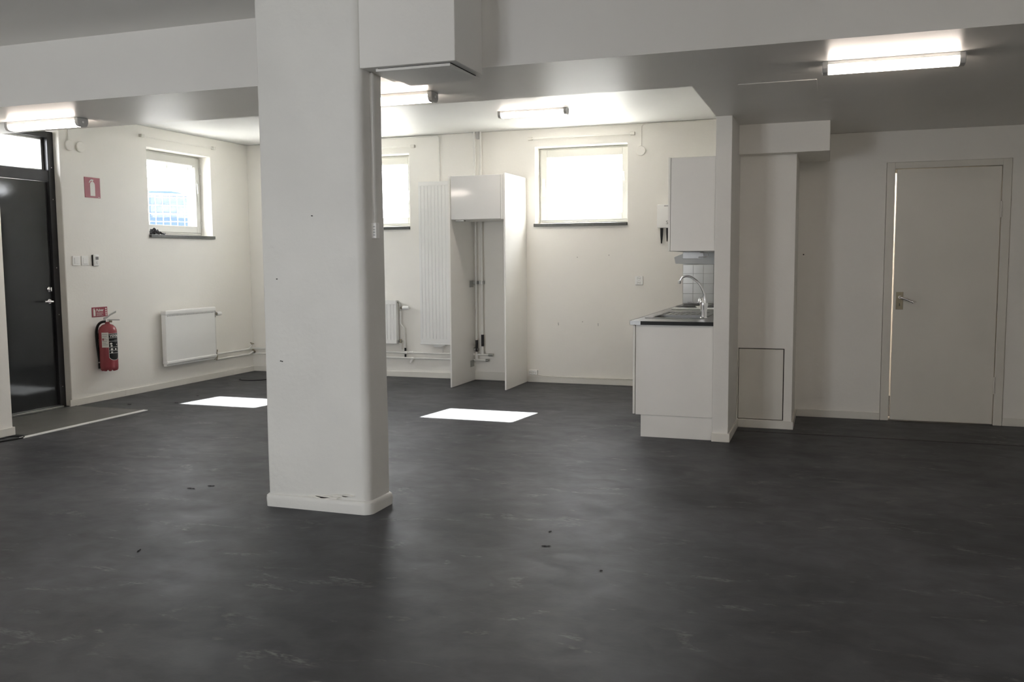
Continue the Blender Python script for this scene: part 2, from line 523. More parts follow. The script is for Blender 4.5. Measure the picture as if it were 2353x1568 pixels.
# ceiling access hatch in the soffit
hc = struct(MB().box((-.555, 5.755, ZL - .004), (-.10, 6.15, ZL + .001), .0015).build('trim_hatch', 'beam'), 'flush square access hatch in the lowered ceiling', 'hatch')

# baseboards
BH = .066
def board(name, lo, hi, label):
    return struct(MB().box(lo, hi, .003).build(name, 'trim'), label, 'baseboard')
board('baseboard_back', (XL, YB - .014, 0), (-3.93, YB, BH), 'cream baseboard under the pipes along the back wall')
board('baseboard_back', (-3.245, YB - .014, 0), (-1.40, YB, BH), 'cream baseboard below the kitchen window')
board('baseboard_back', (-3.90, YB - .012, 0), (-3.27, YB, BH + .03), 'cream baseboard inside the tall open fridge surround')
board('baseboard_left', (XL, 6.80, 0), (XL + .016, 7.535, BH), 'cream baseboard under the fire extinguisher')
board('baseboard_left', (XL, 7.538, 0), (XL + .014, YB - .014, BH), 'cream baseboard under the left radiator')
board('baseboard_left_front', (XLN, YF, 0), (XLN + .014, 5.554, BH), 'cream baseboard on the projecting wall')
board('baseboard_left_front', (XL, 5.54, 0), (XLN, 5.554, BH), 'cream baseboard in the entrance recess')
board('baseboard_partition', (PX0 - .004, PY - .016, 0), (PX1 + .014, PY, BH), 'short baseboard around the end of the partition')
board('baseboard_partition', (PX1, PY, 0), (PX1 + .014, 7.645, BH), 'baseboard along the side of the partition')
board('baseboard_pillar', (PX1 + .014, 7.631, 0), (-.256, 7.645, BH), 'cream baseboard under the pillar hatch')
board('baseboard_pillar', (-.27, 7.645, 0), (-.256, YR, BH), 'baseboard on the pillar flank beside the dark floor strip')
board('baseboard_end', (-.256, YR - .014, 0), (.43, YR, BH), 'cream baseboard between pillar and white door')
board('baseboard_end', (1.37, YR - .014, 0), (XR, YR, BH), 'cream baseboard past the hinged side of the white door')
struct(MB().box((PX1 + .02, 7.462, -.004), (XR, 7.482, .002)).build('trim_seam', 'black'), 'black seam line across the floor before the white door', 'floor seam')

# ------------------------------------------------------------------ windows
def ring(b, x0, x1, z0, z1, wl, wr, wb_, wt, y0, y1, bev=.004):
    b.box((x0, y0, z0), (x0 + wl, y1, z1), bev); b.box((x1 - wr, y0, z0), (x1, y1, z1), bev)
    b.box((x0 + wl - .002, y0, z0), (x1 - wr + .002, y1, z0 + wb_), bev); b.box((x0 + wl - .002, y0, z1 - wt), (x1 - wr + .002, y1, z1), bev)
    return b
def window(name, loc, rz, wd, ht, label, handle=None, cord=None, sill=True):
    e = empty(name, loc, rz)
    struct(e, label, 'window')
    ring(MB(), .001, wd - .001, .001, ht - .001, .024, .024, .05, .028, .17, .27).build('window_frame', 'frame', e)
    s = ring(MB(), .016, wd - .016, .036, ht - .02, .076, .074, .078, .084, .152, .215, .006).build('sash', 'frame', e)
    MB().box((.03, .150, .020), (wd - .03, .168, .032), .002).build('drip_bead', 'frame', e)
    gx0, gx1, gz0, gz1 = .088, wd - .086, .110, ht - .100
    MB().box((gx0, .178, gz0), (gx1, .182, gz1)).build('pane', 'glass', e)
    bl = MB().box((gx0 + .004, .188, gz1 - .022), (gx1 - .004, .210, gz1 + .002), .002).build('blind_headrail', 'blind', e)
    for k in range(5):
        MB().box((gx0 + .008, .189, gz1 - .030 - .007 * k), (gx1 - .008, .209, gz1 - .0285 - .007 * k)).build('blind_slat', 'blind', bl)
    MB().box((gx0 + .006, .190, gz1 - .070), (gx1 - .006, .208, gz1 - .062), .002).build('blind_bottom_rail', 'blind', bl)
    for f in (.1, .5, .9):
        x = gx0 + (gx1 - gx0) * f
        MB().box((x - .010, .1865, gz1 - .068), (x + .010, .1885, gz1 - .020)).build('ladder_tape', 'blind', bl)
    if handle:
        x = .055 if handle == 'l' else wd - .053
        hh = MB().box((x - .014, .138, ht * .36), (x + .014, .152, ht * .60), .006, 3).build('window_handle', 'chrome' if handle == 'r' else 'plastic', s, True)
        sg = 1 if handle == 'l' else -1
        MB().tube([(x, .142, ht * .50), (x, .112, ht * .50), (x + .008 * sg, .106, ht * .46), (x + .008 * sg, .106, ht * .37)], .009, smooth=2).build('lever', 'plastic', hh, True)
    if cord:
        x = wd - .075
        c = MB().tube([(x, .146, ht * .68), (x + .004, .144, ht * .56), (x + .016, .144, ht * .5), (x + .020, .144, ht * .38)], .0035, smooth=2).build('blind_cord', 'frame', s, True)
        MB().cyl((x + .003, .145, ht * .66), (x + .010, .144, ht * .54), .007).build('tassel', 'plastic', c, True)
    for z in (.10, .78):
        MB().cyl((wd - .012 if handle != 'r' else .012, .148, ht * z), (wd - .012 if handle != 'r' else .012, .148, ht * z + .085), .008).build('hinge', 'frame', s, True)
    if sill:
        MB().box((-.012, -.032, -.036), (wd + .004, .168, -.002), .003).build('window_sill', 'sill', e)
    c, s_ = math.cos(rz), math.sin(rz)
    px, py = wd / 2, .40
    portal((loc[0] + c * px - s_ * py, loc[1] + s_ * px + c * py, loc[2] + ht / 2), (R(-90), 0, rz), wd + .02, ht + .02)
    return e
window('window_1', (WIN_B1[0], YB, WIN_B1[2]), 0, 1.05, .85, 'small high white window on the back wall beside the kitchen', 'l', True)
window('window_2', (WIN_B2[0], YB, WIN_B2[2]), 0, 1.05, .85, 'small high white window half hidden behind the column', 'r')
window('window_3', (XL, WIN_L[0], WIN_L[2]), R(90), WIN_L[1] - WIN_L[0], WIN_L[3] - WIN_L[2], 'small high white window on the left wall near the red sign', None, True)
for i, hx in enumerate(REAR):  # unseen rear windows, added to light the room from behind
    window('window_%d' % (4 + i), (hx[1], YF, hx[2]), R(180), hx[1] - hx[0], hx[3] - hx[2], ('added unseen light window in the wall behind the viewer, next to the corner', 'added unseen light window in the wall behind the viewer, next to the wall block')[i])

window('window_6', (XR, WIN_FILL[1], WIN_FILL[2]), R(-90), WIN_FILL[1] - WIN_FILL[0], WIN_FILL[3] - WIN_FILL[2], 'added unseen fill window in the far right wall')

# ------------------------------------------------------------------ black entrance door
d = empty('door_1', (XL - .06, DOOR_L[0], 0), R(90))     # local x = along wall, y = outwards
struct(d, 'black glossy entrance door with a glazed transom', 'door')
wd = 1.0
f = MB()
f.box((0.002, .01, 0), (.085, .12, 2.638), .004); f.box((wd - .073, .01, 0), (wd - .002, .12, 2.638), .004)
f.box((.083, .01, 2.578), (wd - .071, .12, 2.638), .004); f.box((.083, .015, 2.168), (wd - .071, .12, 2.272), .004)
f.build('door_frame', 'blackframe', d)
MB().box((.087, .040, .022), (wd - .075, .095, 2.165), .003).build('door_leaf', 'blackdoor', d)
ring(MB(), .085, wd - .073, 2.272, 2.578, .03, .03, .012, .02, .06, .10, .003).build('transom_bead', 'dullmetal', d)
MB().box((.112, .078, 2.282), (wd - .10, .084, 2.560)).build('transom_pane', 'glass', d)
MB().box((.085, -.035, 0), (wd - .073, .095, .020), .003).build('threshold', 'dullmetal', d)
hd = MB().cyl((.880, .040, 1.03), (.880, .026, 1.03), .024, bev=.004).build('door_handle', 'chrome', d, True)
MB().tube([(.880, .030, 1.03), (.880, -.012, 1.03), (.868, -.020, 1.03), (.773, -.020, 1.032)], .010, smooth=2).build('lever', 'chrome', hd, True)
lk = MB().cyl((.880, .040, 1.145), (.880, .020, 1.145), .026, bev=.004).build('lock', 'chrome', d, True)
MB().box((.873, .000, 1.125), (.887, .022, 1.165), .004).build('thumb_turn', 'chrome', lk, True)
for z in (.20, .9, 1.35, 2.0, 2.3):
    MB().cyl((.96, .011, z), (.96, .006, z), .005, seg=10).build('frame_screw', 'chrome', d, True)
portal((XL - .42, DOOR_L[0] + .5, 2.42), (R(-90), 0, R(90)), .84, .32)

# entrance mat inset with white edging
em = empty('entrance_mat', (-6.5, 6.15, 0))
tag(em, 'grey vinyl entrance panel on the floor at the black door', 'mat')
MB().box((-.445, -.59, .0002), (.40, .70, .004), .001).build('mat_panel', 'mat', em)
for (y0, y1) in ((-.70, -.02), (-.015, .70)):
    MB().box((.395, y0, .0002), (.447, y1, .008), .002).build('edge_strip', 'strip', em)
MB().box((-.43, .70, .0002), (.44, .712, .006), .001).build('edge_trim', 'mat', em)
tag(MB().tube([(-6.235, 5.25, .006), (-6.20, 5.36, .006), (-6.22, 5.47, .006), (-6.10, 5.50, .006), (-6.05, 5.44, .006), (-6.10, 5.30, .006), (-6.12, 5.15, .006)], .006, 8, 2).build('cable_or_shade_line', 'black', None, True),
    'thin dark tube standing for the mat edge shadow at the foot of the projecting wall', 'cable')  # dark tube drawn where the mat's outer edge casts a shadow
tag(MB().tube([(-6.60, 9.03, .0045), (-6.58, 8.97, .0045), (-6.47, 8.93, .0045), (-6.35, 8.95, .0045), (-6.26, 9.06, .0045), (-6.27, 9.2, .0045)], .0045, 8, 2).build('cable_or_shade_line', 'black', None, True),
    'thin black cable curving over the floor in the far left corner', 'cable')

# ------------------------------------------------------------------ white door on the right
d = empty('door_2', (DOOR_R[0], YR, 0))
struct(d, 'flush white door standing slightly ajar', 'door')
wd, ht = .94, 2.19
f = MB()
for (x0, x1, z0, z1) in ((.002, .068, 0, ht - .002), (wd - .068, wd - .002, 0, ht - .002), (.066, wd - .066, ht - .056, ht - .002)):
    f.box((x0, -.016, z0), (x1, .118, z1), .004)
f.build('door_frame', 'doorw', d)
MB().box((wd - .085, .044, 0), (wd - .066, .10, ht - .055)).build('door_stop', 'doorw', d)
MB().box((.066, .044, ht - .085), (wd - .066, .10, ht - .054)).build('door_stop', 'doorw', d)
MB().box((.066, .05, 0), (wd - .066, .11, .016)).build('threshold', 'doorw', d)
lf = empty('door_leaf', (wd - .070, .0, 0), R(1.2)); lf.parent = d
LW = wd - .070 - .068 - .013
MB().box((-LW, -.004, .012), (-.003, .036, ht - .062), .003).build('leaf_panel', 'doorw', lf)
pl = MB().box((-LW + .020, -.008, .956), (-LW + .076, -.004, 1.104), .002).build('door_handle', 'brass', lf)
MB().cyl((-LW + .048, -.008, 1.06), (-LW + .048, -.022, 1.06), .012, seg=16).build('rose', 'chrome', pl, True)
MB().tube([(-LW + .048, -.014, 1.06), (-LW + .048, -.050, 1.06), (-LW + .06, -.058, 1.057), (-LW + .150, -.060, 1.018)], .009, smooth=2).build('lever', 'chrome', pl, True)
MB().box((-LW + .045, -.0092, .985), (-LW + .051, -.0078, 1.008)).build('keyhole', 'dark', pl)
for (z0, z1) in ((.27, .40), (1.72, 1.84)):
    hg = MB().box((wd - .074, -.022, z0), (wd - .060, -.014, z1), .002).build('hinge', 'trim', d)
    MB().cyl((wd - .072, -.022, z0 - .006), (wd - .072, -.022, z1 + .006), .007, seg=12).build('hinge_pin', 'trim', hg, True)

# ------------------------------------------------------------------ lamps
def make_lamp():
    r = empty('ceiling_lamp')
    L = .70
    MB().box((-L / 2 + .028, -.052, -.019), (L / 2 - .028, .052, 0), .002).build('housing', 'plastic', r)
    pr = [(-.049, -.018), (.049, -.018), (.050, -.034), (.038, -.054), (.02, -.060), (-.02, -.060), (-.038, -.054), (-.050, -.034)]
    MB().prism(pr, 0, -L / 2 + .030, L / 2 - .030).build('diffuser', 'diff', r)
    pc = [(-.052, 0), (.052, 0), (.053, -.036), (.040, -.058), (.02, -.063), (-.02, -.063), (-.040, -.058), (-.053, -.036)]
    for s in (-1, 1):
        a, b = sorted((s * (L / 2 - .030), s * L / 2))
        c = MB().prism(pc, 0, a, b, .004).build('end_cap', 'greyplastic', r)
        MB().cyl((s * L / 2, 0, -.030), (s * (L / 2 + .002), 0, -.030), .008, seg=14).build('cable_entry', 'plastic', c, True)
    return r
lampy = 5.315
spots = [((.285, lampy, ZL), 'lit tube lamp on the lowered ceiling over the white door side'),
         ((-2.715, lampy, ZL), 'lit tube lamp under the beam half hidden by the column'),
         ((-5.52, lampy, ZL), 'lit tube lamp under the beam in front of the black door'),
         ((-2.77, 8.56, ZH), 'lit tube lamp on the high kitchen ceiling before the window')]
proto = make_lamp()
for i, (p, lab) in enumerate(spots):
    o = proto if i == 0 else copy_tree(proto)
    o.location = p
    tag(o, lab, 'lamp', 'lit ceiling tube lamps')
for p, lab in (((.5, .8, ZH), 'added unseen fill lamp on the front ceiling over the viewer'), ((-1.3, .8, ZH), 'added unseen fill lamp on the front ceiling before the column'), ((2.2, 1.6, ZH), 'added unseen fill lamp on the front ceiling beside the far right wall'), ((.6, 8.9, ZL), 'added unseen lamp behind the white door, nearer the door'), ((.6, 9.4, ZL), 'added unseen lamp behind the white door, nearer the far wall'), ((-.2, 9.15, ZL), 'added unseen lamp behind the white door, beside the partition')):  # unseen lamps added: fill from the front, and light for the door gap
    o = copy_tree(proto); o.location = p
    tag(o, lab, 'lamp', 'lit ceiling tube lamps')

# ------------------------------------------------------------------ left wall things (local x = along wall (world +Y), local -y = into room)
def on_left(name, y, z):
    return empty(name, (XL, y, z), R(90))
def on_back(name, x, z):
    return empty(name, (x, YB, z), 0)

# red sign with extinguisher pictogram
s = on_left('fire_sign', 7.222, 2.14)
tag(s, 'square red sign with white extinguisher symbol high on the wall', 'sign')
MB().box((-.101, -.004, -.10), (.101, -.0005, .10), .0008).build('sign_plate', 'redsign', s)
ext_out = [(-.030, -.082), (.032, -.082), (.032, .030), (.027, .045), (.016, .055), (.006, .060), (.006, .066), (.014, .066), (.014, .080), (.002, .080), (-.010, .082), (-.026, .074),
           (-.038, .060), (-.044, .046), (-.036, .046), (-.030, .056), (-.020, .064), (-.010, .068), (-.004, .066), (-.004, .060), (-.016, .054), (-.026, .045), (-.030, .030)]
MB().prism(ext_out, 1, -.0052, -.0038).build('pictogram', 'signwhite', s)
for k in range(3):
    MB().box((.070 + .008 * k, -.0050, -.094), (.076 + .008 * k, -.0039, -.089)).build('small_print', 'signwhite', s)
# "Pulver" sign
s = on_left('powder_sign', 7.240, .901)
tag(s, 'small red sign reading Pulver just above the fire extinguisher', 'sign')
MB().box((-.102, -.004, -.049), (.102, -.0005, .049), .0008).build('sign_plate', 'redsign', s)
MB().prism([(a * .42 - .072, c * .48) for a, c in ext_out], 1, -.0052, -.0038).build('pictogram', 'signwhite', s)
V, F = text_geo('Pulver', .038, bold=.0010)
MB().faces([(v.x - .046, -.0048, v.y + .006) for v in V], F).build('lettering', 'signwhite', s)
for k, wl in enumerate((.085, .09, .07, .09)):
    MB().box((-.045, -.0048, -.008 - .010 * k), (-.045 + wl, -.0040, -.005 - .010 * k)).build('small_print', 'paper', s)
for k, z in enumerate((.030, .008, -.014, -.034)):
    MB().cyl((.083, -.0040, z), (.083, -.0049, z), .0085, seg=14).build('small_symbol', 'signwhite', s)

# fire extinguisher (world-aligned axes, phi measured from +X)
EX, EY = -6.852, 7.235
fe = empty('fire_extinguisher', (EX, EY, .325))
tag(fe, 'red powder fire extinguisher with black hose hung on the wall', 'fire extinguisher')
er = .086
MB().lathe((0, 0, .0), (0, 0, .46), [(0, .02), (er * .86, .0), (er * .98, .03), (er, .07), (er, .80), (er * .97, .86), (er * .86, .92), (er * .6, .97), (er * .30, .99), (.022, 1.0), (.020, 1.04), (0, 1.04)], 40).build('cylinder', 'red', fe, True)
ft = MB()
for k in range(9):
    a = 2 * math.pi * k / 9
    ft.lathe((.062 * math.cos(a), .062 * math.sin(a), -.016), (.062 * math.cos(a), .062 * math.sin(a), .020), [(0, 0), (.012, .05), (.021, .4), (.024, 1.), (0, 1)], 14)
ft.build('base_foot', 'red', fe, True)
vv = MB().cyl((0, 0, .468), (0, 0, .505), .018).build('valve', 'chrome', fe, True)
hx, hy = .73, .68
def hpt(t, z, side=0.): return (hx * t - hy * side, hy * t + hx * side, z)
def bar(b, P, wdt, th):
    for (a, c) in zip(P, P[1:]):
        verts = []
        for (t, z) in (a, c):
            for sd in (-wdt, wdt):
                for dz in (-th, th):
                    verts.append(hpt(t, z + dz, sd))
        b.faces(verts, [(0, 1, 3, 2), (4, 6, 7, 5), (0, 4, 5, 1), (2, 3, 7, 6), (0, 2, 6, 4), (1, 5, 7, 3)])
    bmesh.ops.recalc_face_normals(b.bm, faces=b.bm.faces)
    return b
bar(MB(), [(-.035, .502), (.02, .497), (.115, .494)], .012, .005).build('carry_handle', 'steel', vv)
bar(MB(), [(-.035, .512), (.00, .522), (.03, .548), (.085, .578)], .012, .009).build('squeeze_lever', 'steel', vv)
MB().cyl(hpt(.0, .482), hpt(.045, .482), .011).build('gauge', 'brass', vv, True)
MB().tube([hpt(-.008, .480), hpt(-.05, .480), hpt(-.085, .455), hpt(-.104, .40), hpt(-.106, .32), hpt(-.098, .20), hpt(-.088, .09)], .0125, 12, 2).build('hose', 'black', fe, True)
nz = MB().tube([hpt(-.089, .10), hpt(-.084, .01)], .014, 14, 0, (.013, .018)).build('nozzle', 'black', fe, True)
MB().tube([hpt(-.0875, .078), hpt(-.0868, .066)], .0175).build('hose_ring', 'dullmetal', nz, True)
def wrap(phi0, u, z, r=er + .0012):
    a = phi0 + u / er
    return (r * math.cos(a), r * math.sin(a), z)
def patch(outline_u, z0, z1, phi0, r, name, m, parent, nu=14):
    u0, u1 = outline_u
    V = []; F = []
    for k in range(nu + 1):
        u = u0 + (u1 - u0) * k / nu
        V += [wrap(phi0, u, z0, r), wrap(phi0, u, z1, r)]
    for k in range(nu):
        F.append((2 * k, 2 * k + 2, 2 * k + 3, 2 * k + 1))
    return MB().faces(V, F).build(name, m, parent, True)
pw = R(-66)
lw = patch((-.034, .034), .225, .375, pw, er + .001, 'inspection_label', 'paper', fe)
for k in range(7):
    patch((-.028, .026 - .008 * (k % 3)), .352 - .017 * k, .356 - .017 * k, pw, er + .0016, 'label_line', 'grey', lw, 8)
MB().faces([wrap(pw, -.018 + .011 * math.cos(t), .305 + .011 * math.sin(t), er + .0017) for t in [2 * math.pi * k / 16 for k in range(16)]], [list(range(16))]).build('red_stamp', 'redsign', lw)
pb = R(-6)
# black instruction label with rounded foot and white rim
def shield(du, r, m, name, parent):
    V = []; F = []
    nu = 20
    for k in range(nu + 1):
        u = -.055 + (.110) * k / nu
        u_ = u * (1 + du / .055)
        zb = .098 - du + (.028 * (abs(u) / .055) ** 3)
        V += [wrap(pb, u_, zb, r), wrap(pb, u_, .362 + du, r)]
    for k in range(nu):
        F.append((2 * k, 2 * k + 2, 2 * k + 3, 2 * k + 1))
    return MB().faces(V, F).build(name, m, parent, True)
bl = shield(.003, er + .0010, 'signwhite', 'instruction_label', fe)
shield(.0, er + .0015, 'black', 'label_field', bl)
V, F = text_geo('TOTAL', .032, bold=.0016)
MB().faces([wrap(pb, v.x - .047, .330 + v.y, er + .0021) for v in V], F).build('lettering', 'signwhite', bl)
for z in (.318, .285, .225, .190, .165):
    patch((-.053, .053), z, z + .003, pb, er + .0021, 'label_rule', 'signwhite', bl)
for (u, z, a) in ((-.035, .262, .010), (-.032, .240, .009), (-.030, .206, .011), (.012, .205, .009), (.030, .250, .006), (-.030, .176, .008)):
    MB().faces([wrap(pb, u + a * math.cos(t) * 1.2, z + a * math.sin(t), er + .0021) for t in [2 * math.pi * k / 10 for k in range(10)]], [list(range(10))]).build('label_symbol', 'signwhite', bl)
for k in range(4):
    patch((.0, .045), .300 - .008 * k, .302 - .008 * k, pb, er + .0021, 'label_line', 'grey', bl, 8)
MB().box((-.098, -.03, .30), (-.078, .03, .36), .003).build('wall_bracket', 'black', fe)

# switches, thermostat, round junction boxes
def switch(y, lab, wdt):
    s = on_left('light_switch', y, 1.416)
    tag(s, lab, 'switch', 'light switches beside the black door')
    MB().box((-wdt / 2, -.012, -.046), (wdt / 2, 0, .046), .003).build('switch_frame', 'plastic', s)
    MB().box((-wdt * .30, -.017, -.030), (wdt * .32, -.0115, .030), .002).build('rocker', 'plastic', s)
switch(6.966, 'white rocker light switch next to the black door frame', .092)
switch(7.074, 'white rocker light switch between the other switch and the thermostat', .086)
t = on_left('thermostat', 7.208, 1.420)
tag(t, 'small white wall thermostat with grey display beside the light switches', 'thermostat')
MB().box((-.036, -.026, -.060), (.036, 0, .060), .010, 3).build('case', 'plastic', t, True)
MB().box((-.0375, -.018, -.055), (-.033, -.001, .055), .001).build('side_strip', 'black', t)
MB().box((-.012, -.0275, .006), (.026, -.0255, .036), .001).build('display', 'grey', t)
MB().cyl((.008, -.026, -.022), (.008, -.031, -.022), .014, bev=.002).build('button', 'plastic', t, True)
for (y, lab, duct) in ((6.947, 'round white junction box with a cable duct above the red sign', True), (7.085, 'round white blank cover plate beside the other round box', False)):
    j = on_left('junction_box', y, 2.526)
    tag(j, lab, 'junction box')
    MB().cyl((0, 0, 0), (0, -.022, 0), .052, seg=32, bev=.005).build('cover', 'wall', j, True)
    if duct:
        MB().box((-.010, -.014, .045), (.010, 0, .32), .002).build('duct', 'wall', j)

# curtain rails
def rail(e, L, lab):
    tag(e, lab, 'curtain rail')
    MB().box((0, -.034, -.007), (L, -.022, .007), .002).build('rail', 'wall', e)
    for x in (.0, L - .05):
        b = MB().box((x, -.040, -.016), (x + .05, 0, .018), .004).build('bracket', 'trim', e)
        MB().box((x + .006, -.0415, -.004), (x + .044, -.0395, .010)).build('slot', 'trim', b)
rail(on_left('curtain_rail', 7.90, 2.735), 1.24, 'slim white curtain rail above the left wall window')
rail(on_back('curtain_rail', -3.225, 2.742), 1.21, 'slim white curtain rail above the kitchen window')
rail(on_back('curtain_rail', -5.84, 2.728), 1.22, 'slim white curtain rail above the window behind the column')

# ------------------------------------------------------------------ radiators and pipes
def valve(root, x, z, y=-.05):
    v = MB().cyl((x - .03, y, z + .07), (x + .012, y, z + .07), .014).build('radiator_valve', 'dullmetal', root, True)
    MB().tube([(x + .005, y, z + .07), (x + .025, y, z + .062), (x + .034, y, z + .03), (x + .035, y, z - .04)], .011, smooth=2).build('valve_body', 'dullmetal', v, True)
    MB().cyl((x + .035, y, z), (x + .07, y, z), .014).build('valve_neck', 'brass', v, True)
    MB().lathe((x + .065, y, z), (x + .150, y, z), [(0, 0), (.020, .0), (.024, .12), (.024, .75), (.021, .95), (.012, 1), (0, 1)], 20).build('thermostat_head', 'plastic', v, True)
r1 = on_left('radiator', 8.08, .25)
tag(r1, 'flat white panel radiator under the left wall window', 'radiator')
MB().box((0, -.098, .03), (.85, -.040, .595), .006).build('panel', 'rad', r1)
MB().box((-.006, -.110, .565), (.856, -.034, .618), .012, 3).build('top_rail', 'rad', r1, True)
MB().box((-.004, -.110, .022), (.854, -.040, .058), .010, 3).build('bottom_rail', 'rad', r1, True)
MB().box((.0, -.090, .0), (.84, -.050, .024), .004).build('lower_channel', 'rad', r1)
for k in range(30):
    MB().box((.03 + .0268 * k, -.1005, .552), (.047 + .0268 * k, -.0970, .560)).build('vent_notch', 'greyplastic', r1)
for x in (.12, .70):
    MB().box((x, -.045, .1), (x + .03, 0, .5)).build('wall_bracket', 'rad', r1)
valve(r1, .862, .53, -.06)
MB().tube([(.897, -.060, .50), (.897, -.060, .09), (.905, -.052, .05)], .008).build('riser', 'pipe', r1, True)
for z in (.055, -.012):
    k_ = MB().cyl((.862, -.060, z + .01), (.905, -.060, z + .01), .011).build('pipe_union', 'dullmetal', r1, True)
    MB().cyl((.90, -.060, z - .012), (.915, -.060, z + .045), .010).build('stopcock', 'brass', k_, True)

def ribbed(e, x0, x1, z0, z1, y0, y1, pitch):
    # panel radiator front with pressed vertical channels
    n = int(round((x1 - x0 - .02) / pitch))
    p = (x1 - x0 - .02) / n
    P = [(x0, y1), (x0, y0), (x0 + .01, y0)]
    for k in range(n):
        a = x0 + .01 + p * k
        P += [(a + p * .36, y0), (a + p * .46, y0 + .0050), (a + p * .54, y0 + .0050), (a + p * .64, y0)]
    P += [(x1, y0), (x1, y1)]
    MB().prism(P, 2, z0 + .045, z1 - .045).build('panel', 'rad', e)
    MB().box((x0, y0 - .001, z0), (x1, y1, z0 + .046), .004).build('bottom_rail', 'rad', e)
    MB().box((x0, y0 - .001, z1 - .046), (x1, y1, z1), .004).build('top_rail', 'rad', e)
    for k in range(n):
        a = x0 + .01 + p * (k + .5)
        for z in (z0 + .045, z1 - .045):
            MB().box((a - p * .22, y0 - .003, z - .005), (a + p * .22, y0 + .001, z + .005), .0015).build('channel_end', 'rad', e)
r2 = on_back('radiator', 0, 0)
tag(r2, 'ribbed white radiator with thermostat valve partly hidden behind the column', 'radiator')
ribbed(r2, -5.66, -4.862, .405, .925, -.100, -.040, .044)
MB().box((-5.655, -.040, .42), (-4.866, -.030, .91)).build('back_plate', 'rad', r2)
for x in (-5.5, -5.0):
    MB().box((x, -.032, .5), (x + .03, 0, .85)).build('wall_bracket', 'rad', r2)
valve(r2, -4.862, .835, -.055)
MB().tube([(-4.828, -.055, .80), (-4.828, -.055, .68), (-4.832, -.055, .64), (-4.786, -.05, .595), (-4.784, -.05, .57), (-4.782, -.045, .36)], .0085, smooth=1).build('riser', 'pipe', r2, True)
v2 = MB().cyl((-4.875, -.055, .435), (-4.815, -.055, .435), .012).build('lower_valve', 'dullmetal', r2, True)
MB().cyl((-4.83, -.055, .415), (-4.83, -.055, .458), .014).build('lock_nut', 'brass', v2, True)
MB().tube([(-4.833, -.055, .42), (-4.833, -.05, .335), (-4.82, -.047, .325), (-4.78, -.045, .318)], .0085, smooth=1).build('return_pipe', 'pipe', r2, True)
r3 = on_back('radiator', 0, 0)
tag(r3, 'tall ribbed white radiator standing upright beside the fridge surround', 'radiator')
ribbed(r3, -4.545, -3.955, .425, 2.305, -.105, -.035, .0455)
MB().box((-4.55, -.108, .408), (-3.95, -.03, .427), .003).build('grille_lip', 'rad', r3)
MB().prism([(-4.395, .41), (-4.225, .41), (-4.26, .392), (-4.30, .382), (-4.385, .382)], 1, -.09, -.04, .003).build('bracket_cover', 'plastic', r3)
for z in (.7, 1.9):
    MB().box((-4.4, -.036, z), (-4.1, 0, z + .05)).build('wall_bracket', 'rad', r3)
MB().tube([(-4.28, -.06, .41), (-4.285, -.05, .35), (-4.285, -.045, .305)], .008).build('feed_pipe', 'pipe', r3, True)

# heating pipes around the room (each run one thing)
def pipe_run(pts, r, lab, fittings=(), clips=()):
    e = empty('heating_pipe', pts[0])
    tag(e, lab, 'pipe')
    o = Vector(pts[0])
    MB().tube([Vector(p) - o for p in pts], r, 14).build('pipe', 'pipe', e, True)
    for (p0, p1, rr, m, nm) in fittings:
        MB().cyl(Vector(p0) - o, Vector(p1) - o, rr, seg=16).build(nm, m, e, True)
    for (p) in clips:
        q = Vector(p) - o
        MB().box(q - Vector((.008, .008, .016)), q + Vector((.008, .05, .016)), .002).build('pipe_clip', 'pipe', e)
    return e
yp, xp = YB - .045, XL + .045
def elbow(z, r=.03):
    return [(xp, 9.00, z), (xp, yp - r, z), (xp + r * .3, yp - r * .3, z), (xp + r, yp, z)]
pipe_run(elbow(.296) + [(-3.66, yp, .300)], .0125, 'upper white heating pipe running around the far left corner along the back wall',
         [((-4.775, yp, .318), (-4.775, yp, .355), .012, 'black', 'stopcock'), ((-4.785, yp - .004, .298), (-4.745, yp - .004, .298), .019, 'pipe', 'tee'), ((-4.72, yp, .299), (-4.665, yp, .299), .018, 'pipe', 'coupling'),
          ((xp, 9.64, .296), (xp + .02, 9.675, .345), .014, 'pipe', 'valve_neck'), ((xp + .02, 9.675, .34), (xp + .022, 9.68, .362), .007, 'brass', 'stem'), ((xp + .022, 9.68, .360), (xp + .024, 9.683, .370), .026, 'brass', 'hand_wheel'),
          ((-3.71, yp, .300), (-3.655, yp, .300), .017, 'dullmetal', 'end_cap')], [(-6.2, yp, .297), (-5.2, yp, .297), (-4.2, yp, .299)])
pipe_run(elbow(.232) + [(-3.72, yp, .236)], .0125, 'lower white heating pipe running around the far left corner along the back wall',
         [((-4.775, yp, .246), (-4.775, yp, .285), .011, 'black', 'stopcock'), ((-4.70, yp - .002, .233), (-4.66, yp - .002, .233), .018, 'pipe', 'tee'), ((-4.68, yp, .23), (-4.705, yp - .01, .178), .014, 'pipe', 'drain_cock'),
          ((xp, 9.655, .232), (xp + .025, 9.70, .262), .014, 'pipe', 'valve_neck'), ((xp + .025, 9.70, .262), (xp + .032, 9.712, .272), .026, 'brass', 'hand_wheel'),
          ((-3.745, yp, .236), (-3.715, yp, .236), .016, 'dullmetal', 'end_cap')], [(-6.2, yp, .232), (-5.2, yp, .232), (-4.2, yp, .235)])
